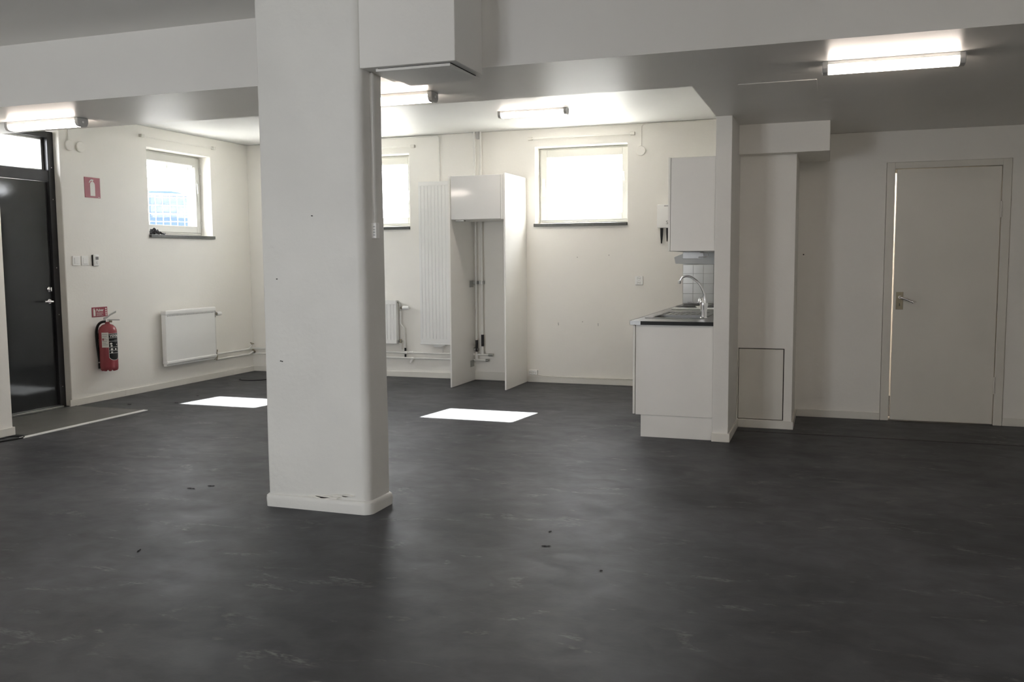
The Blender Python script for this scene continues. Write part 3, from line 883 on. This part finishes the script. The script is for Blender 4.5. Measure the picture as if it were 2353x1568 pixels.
for (x, zb, lab) in ((-3.858, .245, 'vertical white heating riser rising behind the fridge surround, next to its left panel'), (-3.785, .31, 'vertical white heating riser rising behind the fridge surround, nearer its middle')):
    e = empty('heating_riser', (x, yp, zb))
    tag(e, lab, 'pipe')
    MB().cyl((0, 0, 0), (0, 0, ZH - zb), .0125, seg=16).build('pipe', 'pipe', e, True)
    MB().cyl((.002, 0, .09), (.002, 0, .225), .0165, seg=16).build('insulation', 'rag', e, True)
    MB().lathe((0, 0, -.012), (0, 0, .075), [(0, 0), (.018, .05), (.020, .4), (.015, 1.), (0, 1)], 16).build('elbow_fitting', 'pipe', e, True)
    MB().box((-.034, -.010, 1.12 - zb), (.018, .044, 1.155 - zb), .002).build('pipe_clip', 'dullmetal', e)
    if x < -3.8:
        MB().box((-.030, -.012, .345 - zb), (.016, .044, .375 - zb), .002).build('pipe_clip', 'dullmetal', e)
        MB().box((.018, -.008, 2.77 - zb), (.056, .044, ZH - zb), .002).build('top_spacer', 'greyplastic', e)

# conduit along the ceiling line down to the tall radiator
tag(MB().tube([(-5.9, YB - .010, 2.835), (-4.335, YB - .010, 2.835), (-4.313, YB - .010, 2.815), (-4.313, YB - .010, 2.30)], .0075, 10).build('white_conduit', 'pipe', None, True),
    'white cable conduit turning down above the tall radiator', 'conduit')
j = on_back('junction_box', -1.951, 2.555)
tag(j, 'round white junction box right of the kitchen window', 'junction box')
MB().cyl((0, 0, 0), (0, -.024, 0), .053, seg=32, bev=.006).build('cover', 'wall', j, True)
MB().tube([(0.004, -.008, .04), (.006, -.008, .255), (.02, -.008, .275), (.05, -.008, .283), (1.122, -.008, .287)], .005, 8).build('cable', 'wall', j, True)

# ------------------------------------------------------------------ fridge surround
fs = empty('fridge_surround', (-3.58, 9.45, 0))
tag(fs, 'tall white open fridge surround with a glossy top cabinet', 'cabinet')
ox, oy = 3.58, -9.45
def fb(lo, hi, name, m, bev=.002, par=fs):
    return MB().box((lo[0] + ox, lo[1] + oy, lo[2]), (hi[0] + ox, hi[1] + oy, hi[2]), bev).build(name, m, par)
lp = fb((-3.912, 9.10, 0), (-3.894, YB - .001, 2.303), 'side_panel', 'lam')
fb((-3.272, 9.085, 0), (-3.254, YB - .001, 2.312), 'side_panel', 'lam')
fb((-3.892, 9.14, 1.832), (-3.29, YB - .09, 2.300), 'top_cabinet', 'lam')
fb((-3.890, 9.118, 1.834), (-3.318, 9.138, 2.300), 'cabinet_door', 'gloss', .003)
fb((-3.314, 9.112, 1.828), (-3.274, 9.140, 2.303), 'filler_strip', 'lam', .002)
for z in (1.085, .165):
    hh = fb((-3.8935, 9.64, z), (-3.8875, 9.75, z + .075), 'bracket_plate', 'dullmetal', .001)
fb((-3.86, 9.17, 1.815), (-3.76, 9.22, 1.832), 'hinge_arm', 'dullmetal', .002)

# ------------------------------------------------------------------ sockets, fire blanket
def socket(x, z, wdt, htt, dep, spots, lab):
    s = on_back('wall_socket', x, z)
    tag(s, lab, 'socket')
    MB().box((-wdt / 2, -dep, -htt / 2), (wdt / 2, 0, htt / 2), .005, 3).build('socket_cover', 'plastic', s, True)
    for (dx, dz) in spots:
        c = MB().lathe((dx, -dep - .001, dz), (dx, -dep + .010, dz), [(.021, 0), (.0195, .02), (.0185, .9), (0, .92)], 24).build('socket_well', 'greyplastic', s, True)
        for q in (-1, 1):
            MB().cyl((dx + .009 * q, -dep - .0012, dz - .002 * q), (dx + .009 * q, -dep + .003, dz - .002 * q), .0035, seg=10).build('contact_hole', 'dark', c, True)
    return s
socket(-1.962, 1.162, .086, .098, .020, [(0, .024), (0, -.024)], 'white double wall socket below the fire blanket side of the window')
s = socket(-3.175, .113, .100, .052, .042, [(-.022, 0), (.022, 0)], 'white double socket low on the baseboard beside the fridge surround')
MB().tube([(.045, -.016, -.024), (.10, -.018, -.036), (.4, -.018, -.040), (1.76, -.018, -.040)], .005, 8).build('cable', 'trim', s, True)
fbk = on_back('fire_blanket', -1.645, 1.85)
tag(fbk, 'white fire blanket case with two black pull straps on the wall', 'fire blanket')
MB().box((-.12, -.045, -.125), (.12, 0, .125), .008, 3).build('case', 'plastic', fbk, True)
MB().box((-.045, -.0458, .105), (.045, -.0448, .112)).build('print_line', 'grey', fbk)
V, F = text_geo('S', .055)
MB().faces([(v.x - .024, -.0458, v.y - .085) for v in V], F).build('lettering', 'grey', fbk)
for (x, L, a) in ((-.072, .165, .016), (-.012, .145, .012)):
    MB().prism([(x - a, -.12), (x + a, -.12), (x + a * .8, -.12 - L * .5), (x + a * .25, -.125 - L), (x - a * .5, -.125 - L), (x - a * .9, -.12 - L * .5)], 1, -.028, -.018, .002).build('pull_strap', 'black', fbk)

# ------------------------------------------------------------------ kitchen along the partition
KX = -1.465
units = [(6.99, 7.79), (7.79, 8.39), (8.39, 9.09), (9.09, 9.795)]
blabs = ['white base cabinet under the sink, its bare side panel showing', 'white base cabinet under the draining board', 'white base cabinet under the hob', 'white base cabinet in the tiled corner']
for (y0, y1), lab in zip(units, blabs):
    e = empty('base_cabinet', (-1.14, y0, 0))
    tag(e, lab, 'cabinet', 'base cabinets along the partition')
    bd, wy = MB(), y1 - y0 - .001            # open carcass: two sides, bottom and back, so the sink bowl hangs inside
    bd.box((-.285, 0, .176), (.312, .016, .884), .0015).box((-.285, wy - .016, .176), (.312, wy, .884), .0015)
    bd.box((-.285, .016, .176), (.312, wy - .016, .192)).box((.304, .016, .192), (.312, wy - .016, .884))
    bd.build('body', 'lam', e)
    dd = MB().box((-.308, .002, .180), (-.290, y1 - y0 - .003, .880), .002).build('door', 'lam', e)
    MB().tube([(-.308, y1 - y0 - .06, .70), (-.33, y1 - y0 - .06, .70), (-.33, y1 - y0 - .06, .83), (-.308, y1 - y0 - .06, .83)], .005, 10).build('handle', 'steel', dd, True)
    MB().box((-.244, .008, 0), (.312, y1 - y0 - .001, .174), .001).build('plinth', 'lam', e)
# worktop with holes for the sink bowl
wt = empty('worktop', (-1.145, 8.4, .885))
tag(wt, 'stainless grey worktop with a black end strip on the kitchen run', 'worktop')
def wbx(lo, hi, name, m, bev=.002, par=None):
    return MB().box((lo[0] + 1.145, lo[1] - 8.4, lo[2] - .885), (hi[0] + 1.145, hi[1] - 8.4, hi[2] - .885), bev).build(name, m, par or wt)
sx0, sx1, sy0, sy1 = -1.36, -1.00, 7.36, 7.72
b = MB()
for (x0, x1, y0, y1) in ((KX, sx0, 6.975, 9.798), (sx1, PX0 - .001, 6.975, 9.798), (sx0, sx1, 6.975, sy0), (sx0, sx1, sy1, 9.798)):
    b.box((x0 + 1.145, y0 - 8.4, 0), (x1 + 1.145, y1 - 8.4, .030))
b.build('top', 'topsteel', wt)
wbx((-1.385, 6.971, .886), (PX0 - .001, 6.976, .9145), 'end_strip', 'black', .0008)
wbx((KX - .003, 6.970, .885), (-1.384, 6.976, .916), 'end_corner', 'topsteel', .001)
wbx((KX - .004, 6.971, .885), (KX, 9.798, .917), 'front_edge', 'topsteel', .001)
snk = empty('sink', (-1.18, 7.54, .915))
tag(snk, 'stainless steel sink with ribbed draining board', 'sink')
b = MB()
hx_, hy_, dp = .18, .18, .15
for (x0, x1, y0, y1, z0, z1) in ((-hx_, hx_, -hy_, hy_, -dp - .002, -dp), (-hx_, -hx_ + .002, -hy_, hy_, -dp, .002), (hx_ - .002, hx_, -hy_, hy_, -dp, .002), (-hx_, hx_, -hy_, -hy_ + .002, -dp, .002), (-hx_, hx_, hy_ - .002, hy_, -dp, .002)):
    b.box((x0, y0, z0), (x1, y1, z1))
b.build('bowl', 'topsteel', snk)
b = MB()
ring_ = ((-.235, -.182, -.235, .66), (.182, .235, -.235, .66), (-.182, .182, -.235, -.182), (-.182, .182, .60, .66), (-.182, .182, .182, .215))
for (x0, x1, y0, y1) in ring_:
    b.box((x0, y0, 0.0005), (x1, y1, .006), .002)
b.build('rim', 'topsteel', snk)
MB().box((-.182, .215, .0005), (.182, .60, .0015)).build('drainer', 'topsteel', snk)
for k in range(8):
    x = -.16 + .0455 * k
    MB().cyl((x, .23, .0025), (x, .59, .0025), .004, seg=10).build('drainer_rib', 'topsteel', snk, True)
MB().cyl((0, 0, -dp), (0, 0, -dp + .003), .04).build('strainer', 'dullmetal', snk, True)
tap = empty('kitchen_tap', (-.955, 7.40, .915))
tag(tap, 'chrome mixer tap with a high curved spout over the sink', 'tap')
MB().lathe((0, 0, 0), (0, 0, .125), [(0, 0), (.030, 0), (.030, .04), (.024, .10), (.024, .4), (.032, .85), (.031, 1.), (0, 1.)], 28).build('tap_body', 'chrome', tap, True)
MB().lathe((-.018, 0, .115), (-.020, 0, .172), [(0, -.05), (.024, 0), (.029, .2), (.028, .6), (.019, .92), (0, 1.)], 24).build('lever_cap', 'chrome', tap, True)
MB().tube([(-.030, 0, .135), (-.058, .0, .122), (-.085, .0, .125), (-.130, 0, .132)], .006, 10, 2, (.007, .004)).build('lever', 'chrome', tap, True)
MB().tube([(.010, 0, .10), (.008, 0, .17), (-.002, 0, .21), (-.030, 0, .27), (-.072, 0, .315), (-.115, 0, .338), (-.150, 0, .342), (-.178, 0, .330), (-.193, 0, .303)], .0095, 16, 2).build('spout', 'chrome', tap, True)
MB().cyl((-.192, 0, .306), (-.199, 0, .280), .0115, bev=.002).build('aerator', 'dullmetal', tap, True)
hob = empty('hob', (-1.15, 8.98, .915))
tag(hob, 'white enamel hob with dark cast hotplates on the worktop', 'hob')
MB().box((-.275, -.32, .0005), (.255, .32, .010), .003).build('hob_plate', 'lam', hob)
for (x, y, r_) in ((-.16, -.16, .095), (-.14, .15, .09), (.11, -.16, .075), (.11, .15, .095)):
    p_ = MB().lathe((x, y, .010), (x, y, .026), [(0, 0), (r_ + .006, 0), (r_ + .006, .5), (r_, .55), (r_ - .004, 1), (.03, 1.), (.025, .8), (0, .8)], 32).build('hotplate', 'iron', hob, True)
    MB().lathe((x, y, .010), (x, y, .018), [(r_ + .001, 0), (r_ + .010, 0), (r_ + .010, .8), (r_ + .001, 1)], 32).build('trim_ring', 'steel', p_, True)
for y in (-.27, -.23):
    MB().cyl((.21, y, .010), (.21, y, .034), .017, bev=.002).build('control_knob', 'plastic', hob, True)
# wall cabinets, hood, towel holder
ulabs = ['white wall cabinet above the sink, its bare side panel showing', 'white wall cabinet behind the one over the sink', 'white wall cabinet above the cooker hood', 'white wall cabinet against the tiled corner']
for (y0, y1), lab in zip([(6.99, 7.74), (7.74, 8.49), (8.49, 9.10), (9.10, 9.795)], ulabs):
    e = empty('wall_cabinet', (-1.0, y0, 1.455))
    tag(e, lab, 'cabinet', 'wall cabinets on the partition')
    MB().box((-.160, 0, 0), (.172, y1 - y0 - .001, .706), .0015).build('body', 'lam', e)
    dd = MB().box((-.180, .001, -.002), (-.163, y1 - y0 - .002, .708), .002).build('door', 'lam', e)
    MB().cyl((-.180, y1 - y0 - .05, .06), (-.200, y1 - y0 - .05, .06), .011).build('knob', 'steel', dd, True)
hd = empty('cooker_hood', (-1.1, 8.50, 1.455))
tag(hd, 'slim grey cooker hood with sloping front under the wall cabinet', 'cooker hood')
MB().prism([(.272, -.001), (.272, -.118), (-.262, -.105), (-.275, -.044), (-.165, -.001)], 1, 0, .60, .003).build('hood_body', 'hood', hd)
MB().box((-.20, .08, -.119), (.20, .52, -.112)).build('grease_filter', 'dullmetal', hd)
MB().box((-.277, .2, -.085), (-.270, .4, -.065), .002).build('control_strip', 'greyplastic', hd)
kt = empty('towel_holder', (-1.03, 7.46, 1.453))
tag(kt, 'metal kitchen roll holder with wire loop under the wall cabinet', 'towel holder')
MB().box((-.105, -.002, -.055), (.060, .002, 0), .001).build('plate', 'topsteel', kt)
MB().box((-.105, -.002, -.004), (.060, .040, 0), .001).build('mount_flange', 'steel', kt)
MB().tube([(.02, -.006, -.046), (.075, -.006, -.044), (.092, -.006, -.040), (.097, -.006, -.026), (.092, -.006, -.012), (.075, -.006, -.008), (.03, -.006, -.008)], .0045, 10, 2).build('wire_loop', 'steel', kt, True)
# wall tiles behind the hob end (pieces of the back wall)
MB().box((-1.489, YB - .006, .915), (PX0, YB, 1.46)).build('tile_bed', 'grout', wb)
tm = None
for i in range(7):
    for jz in range(5):
        x0 = -1.486 + .1075 * i; z0 = .918 + .1065 * jz
        x1 = min(x0 + .1050, PX0 - .001)
        if x1 - x0 < .01: continue
        if tm is None or x1 - x0 < .10:
            o = MB().box((0, -.0105, 0), (x1 - x0, -.0055, .1042), .0010, 1).build('tile', 'tile', wb)
            if tm is None: tm = o.data
        else:
            o = bpy.data.objects.new('tile', tm); COL.objects.link(o); o.parent = wb
        o.location = (x0, YB, z0)

# small hooks and marks left on the walls
for (x, z) in ((-2.88, .672), (-2.42, .672)):
    MB().tube([(x, YB, z + .012), (x, YB - .014, z + .010), (x + .004, YB - .018, z - .004), (x + .002, YB - .010, z - .014)], .003, 8, 1).build('wall_hook', 'dullmetal', wb, True)
for (x, z) in ((-2.66, 1.42), (-2.30, 1.44), (-2.60, .70)):
    MB().cyl((x, YB - .002, z), (x, YB + .001, z), .004, seg=8).build('plug_hole', 'dark', wb)
we = [o for o in bpy.data.objects if o.name == 'wall_end'][0]
MB().cyl((-.222, YR - .010, 1.425), (-.222, YR + .001, 1.425), .006, seg=8).build('nail', 'dark', we)

# ------------------------------------------------------------------ rag on the left sill, crumbs on the floor
rg = MB()
nn = 14
V = []; F = []
for i in range(nn):
    for jj in range(nn):
        u_, v_ = i / (nn - 1) - .5, jj / (nn - 1) - .5
        rr = math.hypot(u_, v_) * 2
        hgt = .055 * max(0, 1 - rr) + .012 * math.sin(19 * u_ + 3) * math.cos(15 * v_) + .010 * math.sin(33 * v_ + 9 * u_)
        V.append((u_ * .10 + .008 * math.sin(20 * v_), v_ * .24 + .01 * math.sin(17 * u_), max(.002, hgt + .012)))
for i in range(nn - 1):
    for jj in range(nn - 1):
        F.append((i * nn + jj, (i + 1) * nn + jj, (i + 1) * nn + jj + 1, i * nn + jj + 1))
rg.faces(V, F)
o = rg.build('dark_rag', 'rag', None, True)
o.location = (XL - .045, 8.125, WIN_L[2] - .001)
md = o.modifiers.new('solid', 'SOLIDIFY'); md.thickness = .004
tag(o, 'crumpled dark rag on the left window sill', 'rag')
def crumb(x, y, L, a):
    b = MB()
    b.lathe((-L / 2, 0, .003), (L / 2, 0, .003), [(0, 0), (.002, .12), (.0035, .4), (.0015, .6), (.003, .8), (0, 1)], 5)
    o = b.build('dirt_crumb', 'rag')
    o.location = (x, y, 0); o.rotation_euler = (0, 0, a)
    tag(o, 'small dark crumb of dirt lying on the grey floor', 'dirt', 'dirt crumbs scattered on the floor')
for (x, y, L, a) in CRUMBS if 'CRUMBS' in globals() else ((-3.62, 4.62, .05, .3), (-3.70, 4.53, .06, .1), (-1.28, 4.13, .05, .2), (-1.33, 4.36, .02, 1.), (-.94, 3.87, .015, 0.), (-6.2, 7.75, .03, .5), (-6.5, 7.1, .05, .1), (-3.14, 3.45, .05, 1.9), (-6.1, 7.30, .04, .4)):
    crumb(x, y, L, a)

# ------------------------------------------------------------------ outdoors
struct(MB().box((-40, YB + T, 1.30), (30, 45, 1.42)).build('ground_back', 'asph'), 'pale sunlit paving outside the back windows', 'ground')
struct(MB().box((-40, YF - .4, -.12), (-7.42, YB + T, -.02)).build('ground_left', 'asph'), 'pale paving outside the entrance door', 'ground')
struct(MB().box((-40, YB + T + .01, -.12), (-7.9, 45, 1.29)).build('ground_corner', 'asph'), 'raised pale paving past the corner of the building', 'ground')
# mesh fence seen through the left window
fn = empty('mesh_fence', (-9.6, 10.9, 0), R(52))
tag(fn, 'pale wire mesh fence panel outside the left window', 'fence')
for x in (-1.7, 1.7):
    MB().cyl((x, 0, 1.29), (x, 0, 2.42), .024).build('post', 'fence', fn, True)
MB().cyl((-1.7, 0, 2.40), (1.7, 0, 2.40), .016).build('top_rail', 'fence', fn, True)
for k in range(33):
    MB().cyl((-1.65 + .103 * k, 0, 1.32), (-1.65 + .103 * k, 0, 2.40), .0045, seg=6).build('upright_wire', 'fence', fn)
for k in range(9):
    MB().cyl((-1.7, .006, 1.40 + .12 * k), (1.7, .006, 1.40 + .12 * k), .0045, seg=6).build('cross_wire', 'fence', fn)
# parked van beyond the fence
vn = empty('parked_van', (-12.2, 13.9, 1.29), R(40))
tag(vn, 'dark blue van parked beyond the mesh fence', 'van')
MB().prism([(-1.9, .32), (1.9, .32), (2.0, .75), (1.35, .88), (.85, 1.34), (.5, 1.40), (-1.75, 1.38), (-1.95, 1.1)], 1, -.8, .8, .05).build('van_body', 'bluecar', vn)
for s_ in (-.81, .81):
    MB().prism([(.15, .90), (1.15, .90), (.80, 1.28), (.15, 1.30)], 1, s_ - .008, s_ + .008).build('side_window', 'glass', vn)
    for x in (-1.2, 1.3):
        MB().cyl((x, s_ * .86, .32), (x, s_ * 1.02, .32), .32, seg=28, bev=.03).build('wheel', 'tyre', vn, True)
# pale house across the yard
hs = empty('neighbour_house', (-19, 14, 0))
tag(hs, 'pale rendered house across the yard outside the left window', 'house')
MB().box((-6, -16, -.1), (0, 16, 3.9)).build('house_wall', 'house', hs)
MB().prism([(-6.5, 3.8), (.5, 3.8), (-3, 5.4)], 1, -16.4, 16.4).build('roof', 'sill', hs)
for k in range(8):
    for z in (1.6,):
        wf = MB().box((-.02, -13.5 + 3.6 * k, z), (.05, -12.2 + 3.6 * k, z + 1.5), .01).build('house_window', 'frame', hs)
        MB().box((.05, -13.4 + 3.6 * k, z + .1), (.06, -12.3 + 3.6 * k, z + 1.4)).build('pane', 'dark', wf)
